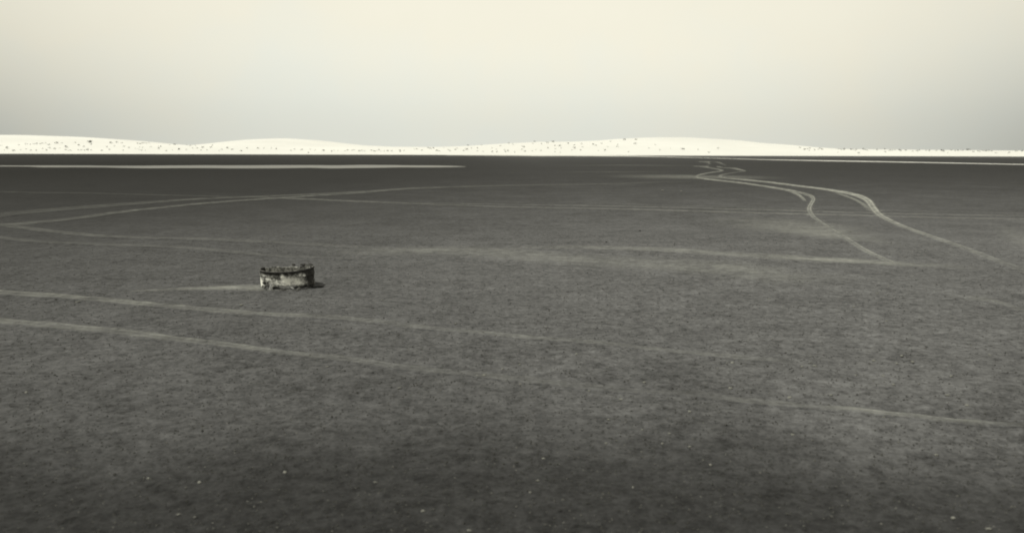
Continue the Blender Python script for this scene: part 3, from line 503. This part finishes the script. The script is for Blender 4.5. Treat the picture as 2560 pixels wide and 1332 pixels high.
ORDINAL = ('first second third fourth fifth sixth seventh eighth ninth tenth eleventh twelfth thirteenth fourteenth fifteenth sixteenth seventeenth eighteenth nineteenth twentieth '
           'twenty-first twenty-second twenty-third twenty-fourth twenty-fifth twenty-sixth twenty-seventh twenty-eighth twenty-ninth thirtieth').split()
ORDINAL += ['thirty-' + w for w in ORDINAL[:9]] + ['fortieth'] + ['forty-' + w for w in ORDINAL[:9]]
def name_in_order(items, zone_of, category, group):
    """Label scattered look-alikes by size and by their order from the left within a findable place."""
    rows = {}
    for bearing, size, o in sorted(items, key=lambda q: q[0]):
        look, where = zone_of(bearing, size, o)
        rows.setdefault(where, []).append((look, o))
    for where, row in rows.items():
        for k, (look, o) in enumerate(row):
            tag(o, f'{look} {category}, {ORDINAL[k]} from the left {where}', category, group)
def SHRUB_ZONES(b, size, o):
    look = 'dense dark' if size > 1.0 else ('small dark' if size > .72 else 'tiny grey')
    px = b + .6154                                     # bearing measured from the left edge of the view
    for lim, where in ((.055, 'at the left end of the dune ridge'), (.1, 'below the crest of the broad left dune'), (.155, 'below the right shoulder of the left dune'),
                       (.27, 'in the dip before the rounded dune'), (.43, 'in front of the bare rounded dune'), (.54, 'on the thin ridge right of the rounded dune'),
                       (.615, 'where the ridge starts rising again'), (.69, 'on the left slope of the long dune'), (.76, 'below the left crest of the long dune'),
                       (.94, 'below the summit of the long bare dune'), (1.06, 'where the long dune meets the thin ridge'), (1.13, 'on the thin ridge right of the long dune'), (9, 'at the right end of the thin ridge')):
        if px < lim: return look, where
rs = random.Random(5)
placed = []
for dune, rows in SHRUBS.items():
    for x, y, size in rows:
        o = bpy.data.objects.new('shrub', rs.choice(SHRUB_MESHES))
        C.objects.link(o)
        z = max(dune_z(k, x, y) for k in DUNES if DUNES[k][0] - DUNES[k][1] <= y <= DUNES[k][0] + DUNES[k][2])
        o.location = (x, y, z - .03)
        w = size * rs.uniform(1.05, 1.75)
        o.scale = (w * rs.uniform(.9, 1.3), w, w * rs.uniform(.75, 1.05))
        o.rotation_euler = (0, 0, rs.uniform(0, 6.28))
        placed.append((x / y, size, o))
name_in_order(placed, SHRUB_ZONES, 'shrub', 'shrubs dotted over the white dune ridge')

# ------------------------------------------------------------------ stones
def stone_mesh(seed, mat, squash=.6, sub=2):
    bm = bmesh.new()
    bmesh.ops.create_icosphere(bm, subdivisions=sub, radius=1)
    rnd = random.Random(seed)
    dirs = [(Vector([rnd.gauss(0, 1) for _ in range(3)]).normalized(), rnd.uniform(.62, .9)) for _ in range(7)]
    for v_ in bm.verts:
        for d_, c_ in dirs:                                   # chip flat facets off the ball
            q = v_.co.dot(d_)
            if q > c_: v_.co -= d_ * (q - c_)
        v_.co *= rnd.uniform(.95, 1.05)
        v_.co.z *= squash
    me = bpy.data.meshes.new('pebble'); bm.to_mesh(me); bm.free()
    me.materials.append(mat)
    return me
PEBBLE_MESHES = [stone_mesh(s, STONE) for s in range(5)]
stones = []
for x, y, r in PEBBLES:
    o = bpy.data.objects.new('pebble', rs.choice(PEBBLE_MESHES)); C.objects.link(o)
    r *= rs.uniform(.9, 1.2)
    o.scale = (r * rs.uniform(1, 1.3), r * rs.uniform(.8, 1.1), r)
    o.rotation_euler = (rs.uniform(-.2, .2), rs.uniform(-.2, .2), rs.uniform(0, 6.28))
    o.location = (x, y, gz(x, y) + r * .2)
    stones.append((x / y, r, o))
def PEBBLE_ZONES(b, r, o):
    x, y = o.location.x, o.location.y
    look = 'pale'
    if y > 25: return look, 'of two far out left of the winding ruts'
    if y > 14: return look, 'between the two winding ruts'
    if y < 4.9:
        return look, 'on the dark ash at the lower left' if x < -.9 else ('on the dark ash at the bottom middle' if x < 1.1 else 'on the dark ash at the lower right')
    if y > 7.6: return ('tiny pale', 'between the drum and the near tyre tracks') if x < 1 else ('tiny pale', 'below the pale dust streak at right')
    if x < -.3: return 'tiny pale', 'beside the near tyre tracks at the left'
    if x < 1.2: return 'tiny white', 'where the nearer tyre track fades out'
    if y > 6.2: return 'small white', 'in the upper row of the scatter at right'
    if y > 5.6: return 'small white', 'in the middle row of the scatter at right'
    return 'small white', 'in the lower part of the scatter at right'
name_in_order(stones, PEBBLE_ZONES, 'pebble', 'pale pebbles scattered over the near ash')
chip = bpy.data.objects.new('stone_chip', stone_mesh(31, STONE, .3)); C.objects.link(chip)
chip.scale = (.034, .014, .02); chip.rotation_euler = (0, -.25, .5)
chip.location = (-4.58, 8.645, gz(-4.58, 8.645) + .006)
tag(chip, 'flat pale stone chip tilted just below the farther tyre track at left', 'stone')
for x, y, r, lb in ((2.56, 16.6, .02, 'small dark stone alone on the flat right of the middle'), (1.64, 14.4, .016, 'tiny dark stone at the upper edge of the pale dust streak')):
    o = bpy.data.objects.new('dark_stone', stone_mesh(41, DARK_STONE, .8)); C.objects.link(o)
    o.scale = (r * 1.3, r, r); o.location = (x, y, gz(x, y) + r * .3)
    tag(o, lb, 'stone')

def build_gravel():
    g = np.random.default_rng(3)
    n = 26000
    r = 2.9 * (16 / 2.9) ** g.random(n); a = np.radians(g.uniform(-42, 42, n))
    x, y = r * np.sin(a), r * np.cos(a)
    keep = dust_at(x, y) < .1
    x, y = x[keep], y[keep]; n = len(x)
    s = g.uniform(.0022, .0058, n) * (1 + .05 * y) * np.where(g.random(n) < .03, 1.5, 1)
    oct_ = np.array([(1, 0, 0), (0, 1, 0), (-1, 0, 0), (0, -1, 0), (0, 0, .8), (0, 0, -.6)], float)
    f8 = np.array([(0, 1, 4), (1, 2, 4), (2, 3, 4), (3, 0, 4), (1, 0, 5), (2, 1, 5), (3, 2, 5), (0, 3, 5)])
    th = g.uniform(0, 6.28, n); c_, s_ = np.cos(th), np.sin(th)
    jit = g.uniform(.6, 1.25, (n, 6, 1))
    v = oct_[None] * jit * s[:, None, None]
    vx = v[..., 0] * c_[:, None] - v[..., 1] * s_[:, None]; vy = v[..., 0] * s_[:, None] + v[..., 1] * c_[:, None]
    z = ground_z(x, y)
    V = np.stack([vx + x[:, None], vy + y[:, None], v[..., 2] + (z + s * .25)[:, None]], -1).reshape(-1, 3)
    F = (f8[None] + np.arange(n)[:, None, None] * 6).reshape(-1, 3)
    tone = np.repeat(g.random(n) ** 7, 6)
    m, nn, l, b = material('gravel_grains')
    at = nn.new('ShaderNodeAttribute'); at.attribute_name = 'tone'
    l.new(grey(nn, l, math_node(nn, l, 'MULTIPLY_ADD', at.outputs['Fac'], .07, .03), (1, 1, .94)), b.inputs['Base Color'])
    o = mesh_from('gravel', V, F, m, attrs={'tone': tone}, smooth=False)
    tag(o, 'fine dark and pale grit strewn over the near ash', kind='stuff')
build_gravel()

# ------------------------------------------------------------------ the cut-down drum
DX, DY, DR = -2.645, 9.69, .307
drum = bpy.data.objects.new('rusty_drum', None); C.objects.link(drum)
drum.location = (DX, DY, gz(DX, DY))
tag(drum, 'rusty cut-down steel drum with peeling pale paint, half sunk in ash', 'drum')
def drum_skin_material():
    m, n, l, b = material('peeling_paint_on_rust')
    b.inputs['Roughness'].default_value = .75; b.inputs['Specular IOR Level'].default_value = .2
    M = lambda op, a, b_=None, c=None, clamp=False: math_node(n, l, op, a, b_, c, clamp)
    tcn = n.new('ShaderNodeTexCoord'); v = tcn.outputs['Object']
    big = noise(n, l, v, 9, 5, .65); small = noise(n, l, v, 38, 4, .65)
    at = n.new('ShaderNodeAttribute'); at.attribute_name = 'paint'
    p = M('ADD', at.outputs['Fac'], M('ADD', M('MULTIPLY', M('SUBTRACT', big, .5), 1.3), M('MULTIPLY', M('SUBTRACT', small, .5), .9)))
    r = n.new('ShaderNodeValToRGB'); l.new(p, r.inputs[0])
    e = r.color_ramp.elements
    e[0].position, e[0].color = .12, (.02, .019, .017, 1)
    e[1].position, e[1].color = .92, (.72, .72, .67, 1)
    for pp, c_ in ((.26, .06), (.4, .17), (.55, .32), (.72, .56)):
        q = e.new(pp); q.color = (c_, c_, c_ * .95, 1)
    l.new(r.outputs[0], b.inputs['Base Color'])
    bp = n.new('ShaderNodeBump'); bp.inputs['Strength'].default_value = .6; bp.inputs['Distance'].default_value = .006
    l.new(M('ADD', big, small), bp.inputs['Height']); l.new(bp.outputs[0], b.inputs['Normal'])
    return m
SKIN = drum_skin_material()
NT, NZ = 200, 34
def top_z(th):                    # th = 0 faces the camera, + to the right
    s = math.sin(th)
    t = .2 + .03 * max(0, s) ** 3 + .006 * max(0, -s) + .004 * math.sin(3 * th + .5)
    back = max(0, -math.cos(th))
    t -= back ** .5 * (.012 + .016 * (.5 + .5 * math.sin(th * 9 + 1)) * (.5 + .5 * math.sin(th * 23)) ) if back > 0 else 0
    t += .02 * math.exp(-((abs(th) - 2.55) / .25) ** 2) * (1 if th > 0 else .2)
    return t
def radius(th, z):
    dent = -.02 * math.exp(-((th + .35) / .4) ** 2 - ((z - .13) / .07) ** 2) - .012 * math.exp(-((th - .6) / .25) ** 2 - ((z - .08) / .05) ** 2)
    dent += .010 * math.exp(-((th - 1.35) / .3) ** 2 - ((z - .01) / .05) ** 2) * 1.8
    dent -= .012 * math.exp(-((th + 1.45) / .3) ** 2 - ((z - .02) / .05) ** 2)
    rib = .006 * math.exp(-((z - .145) / .009) ** 2)
    return DR + dent + rib + .003 * math.sin(5 * th) + .0015 * math.sin(17 * th + z * 60)
# patches of surviving paint on the wall: (angle, height, angular size, height size, strength)
PAINT = [(-1.12, .07, .26, .05, .75), (-.92, .04, .12, .04, .4), (-1.3, .10, .1, .03, .45), (-.55, .12, .12, .02, .42), (-.45, .15, .1, .02, .2),
         (.08, .15, .06, .022, .85), (.17, .12, .06, .025, .75), (.3, .10, .08, .045, .4), (.42, .125, .14, .022, .5), (.62, .10, .2, .035, .42),
         (.8, .065, .22, .03, .35), (.3, .06, .3, .03, .25), (-.05, .1, .25, .05, .2), (-.36, .03, .06, .05, .4), (.75, .16, .2, .03, .18)]
def paint(th, z):
    if abs(th) > 1.9: return .44 + .04 * math.sin(th * 7)
    p = .31
    for a, h, sa, sh, k in PAINT:
        p += k * math.exp(-((th - a) / sa) ** 2 - ((z - h) / sh) ** 2)
    p -= .35 * math.exp(-((z - top_z(th)) / .028) ** 2)
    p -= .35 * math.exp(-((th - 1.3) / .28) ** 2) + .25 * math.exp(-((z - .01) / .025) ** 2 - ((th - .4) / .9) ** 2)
    return p
verts, attr = [], []
for j in range(NZ):
    for i in range(NT):
        th = -math.pi + 2 * math.pi * i / NT
        z = -.03 + (top_z(th) + .03) * j / (NZ - 1)
        r = radius(th, z)
        verts.append((r * math.sin(th), -r * math.cos(th), z)); attr.append(paint(th, z))
fl = []
for j in range(NZ - 1):
    for i in range(NT):
        th = -math.pi + 2 * math.pi * (i + .5) / NT; z = -.03 + (top_z(th) + .03) * (j + .5) / (NZ - 1)
        n_ = float(vnoise(np.array([th * 3.1]), np.array([z * 40]), .8, 51)[0]) * .5 + float(vnoise(np.array([th * 9]), np.array([z * 60]), .8, 52)[0]) * .5
        eaten = .035 + .030 * n_ + .012 * math.sin(th * 4 + 1)
        if abs(th + .36) < .09: eaten = -.1                                   # a strip that still reaches the ground
        if -1.4 < th < -.95: eaten = .012 + .01 * n_
        if th > 1.2 or th < -1.45: eaten = -.1 if n_ < .35 else .02
        if z < eaten and z > -.1: continue
        if (th + .75) ** 2 / .05 + (z - .065) ** 2 / .0006 < .55 + .5 * n_: continue
        if (th - .93) ** 2 / .012 + (z - .155) ** 2 / .0003 < .5 + .6 * n_: continue
        if (th - .35) ** 2 / .03 + (z - .035) ** 2 / .0008 < .5 + .9 * n_: continue
        if abs(th) > 2 and z > top_z(th) - .025 and n_ > .5: continue
        k = j * NT; i2 = (i + 1) % NT
        fl.append((k + i, k + i2, k + NT + i2, k + NT + i))
wall = mesh_from('wall', verts, fl, SKIN, parent=drum, attrs={'paint': attr})
so = wall.modifiers.new('thickness', 'SOLIDIFY'); so.thickness = .004; so.offset = -1
def tube(name, pts, rad, mat, parent, closed=False, nseg=8, label=None):
    v, n = [], len(pts)
    for i, p in enumerate(pts):
        p = Vector(p); a = Vector(pts[(i - 1) % n if closed else max(0, i - 1)]); b_ = Vector(pts[(i + 1) % n if closed else min(n - 1, i + 1)])
        t = (b_ - a).normalized(); s_ = t.cross(Vector((0, 0, 1))).normalized(); u_ = s_.cross(t)
        rr = rad(i) if callable(rad) else rad
        for k in range(nseg):
            q = 2 * math.pi * k / nseg
            v.append(tuple(p + s_ * math.cos(q) * rr + u_ * math.sin(q) * rr))
    f = []
    for i in range(n if closed else n - 1):
        for k in range(nseg):
            a, b_ = i * nseg + k, i * nseg + (k + 1) % nseg; m_ = ((i + 1) % n) * nseg
            f.append((a, b_, m_ + (k + 1) % nseg, m_ + k))
    if not closed:
        f.append(tuple(range(nseg - 1, -1, -1))); f.append(tuple((n - 1) * nseg + k for k in range(nseg)))
    o = mesh_from(name, v, f, mat, parent=parent)
    if label: o['label'] = label
    return o
rim = [(radius(t_, top_z(t_)) * math.sin(t_), -radius(t_, top_z(t_)) * math.cos(t_), top_z(t_)) for t_ in np.linspace(-1.85, 1.95, 110)]
tube('rim', rim, lambda i: .0088 + .0015 * math.sin(i * .7), RUST, drum)
backrim = [(radius(t_, top_z(t_)) * math.sin(t_), -radius(t_, top_z(t_)) * math.cos(t_), top_z(t_)) for t_ in np.linspace(2.15, 2.9, 24)]
tube('rim', backrim, .0065, RUST, drum)
# ash blown into the drum
fv = [(0, 0, .03)]; ff = []
for k, r in enumerate((.08, .16, .23, .285)):
    for i in range(64):
        t_ = 2 * math.pi * i / 64
        fv.append((r * math.cos(t_), r * math.sin(t_), .035 + .012 * math.sin(3 * t_ + k) + .008 * math.cos(7 * t_ - k * 2) - .02 * (k == 0) + .012 * math.sin(t_ * 1) * k / 4))
for i in range(64):
    ff.append((0, 1 + i, 1 + (i + 1) % 64))
    for k in range(3):
        a = 1 + k * 64
        ff.append((a + i, a + 64 + i, a + 64 + (i + 1) % 64, a + (i + 1) % 64))
base = len(fv)
for i in range(64):
    t_ = 2 * math.pi * i / 64
    fv.append((.27 * math.cos(t_), .27 * math.sin(t_), -.05))
for i in range(64):
    a = 1 + 3 * 64
    ff.append((a + i, base + i, base + (i + 1) % 64, a + (i + 1) % 64))
mesh_from('ash_fill', fv, ff, FILL, parent=drum)
# scraps of torn wall: a folded tab in front, ragged pieces on the back rim and at the right foot
def scrap(name, loc, size, rot, seed, mat, parent=None, pts=9):
    rnd = random.Random(seed)
    ring = [(math.cos(q) * rnd.uniform(.6, 1.1), math.sin(q) * rnd.uniform(.6, 1.1)) for q in np.linspace(0, 2 * math.pi, pts, endpoint=False)]
    v, f = [(0, 0, .12)], []
    for k in (.5, 1.0):
        for x, y in ring:
            v.append((x * k, y * k, .12 - .35 * (x * k) ** 2 + rnd.uniform(-.05, .05)))
    for i in range(pts):
        j = (i + 1) % pts
        f.append((0, 1 + i, 1 + j)); f.append((1 + i, 1 + pts + i, 1 + pts + j, 1 + j))
    me = bpy.data.meshes.new(name); me.from_pydata([(x * size[0], y * size[1], z * size[2]) for x, y, z in v], [], f); me.materials.append(mat)
    o = bpy.data.objects.new(name, me); C.objects.link(o)
    if parent: o.parent = parent
    o.location = loc; o.rotation_euler = rot
    m_ = o.modifiers.new('thickness', 'SOLIDIFY'); m_.thickness = .003
    return o
def painted(col):
    return simple_noise_material('faded_paint', col * .6, col * 1.3, 30, bump=.4)
FADED = painted(.2)
t_ = scrap('torn_tab', (-.108, -.325, .035), (.022, .06, .02), (math.radians(72), 0, -.25), 3, FADED, drum); t_['label'] = 'pale strip of drum wall folded out to the ground'
scrap('torn_tab', (.235, .175, .222), (.04, .022, .02), (math.radians(80), .2, -.6), 5, RUST, drum)
scrap('torn_tab', (.12, .275, .212), (.05, .018, .02), (math.radians(85), -.1, -.2), 8, RUST, drum)
scrap('torn_tab', (.0, .295, .205), (.03, .018, .02), (math.radians(85), .1, 0), 9, RUST, drum)
scrap('torn_tab', (.275, -.13, .045), (.04, .06, .02), (math.radians(78), 0, 1.05), 12, RUST, drum)
def loose(x, y, size, rot, seed, mat, label):
    o = scrap('rust_flake_or_shadow', (x, y, gz(x, y) + .012), size, rot, seed, mat)
    return tag(o, label, 'rust flake')
loose(-2.80, 9.33, (.03, .022, .03), (.3, .2, .4), 21, RUST, 'dark rust flake under the pale folded tab of the drum')
loose(-2.60, 9.33, (.05, .02, .04), (.5, .1, .6), 22, RUST, 'curled rust flake in front of the middle of the drum')
loose(-2.52, 9.42, (.04, .02, .03), (.2, .5, -.4), 23, FADED, 'pale paint chip between the curled flake and the drum wall')
loose(-2.43, 9.36, (.03, .045, .05), (.4, .5, .2), 24, RUST, 'dark jagged rust flake in front of the right half of the drum')
shadow_piece = bpy.data.objects.new('rust_flake_or_shadow', stone_mesh(77, simple_noise_material('burnt_rust', .008, .02, 40), .3)); C.objects.link(shadow_piece)  # dark flat piece and its dark material, added to deepen the drum's cast shadow
shadow_piece.scale = (.085, .05, .05); shadow_piece.rotation_euler = (0, .08, .2); shadow_piece.location = (-2.27, 9.55, gz(-2.27, 9.55) + .012)
tag(shadow_piece, 'broad dark piece added as shadow at the right foot of the drum', 'rust flake')
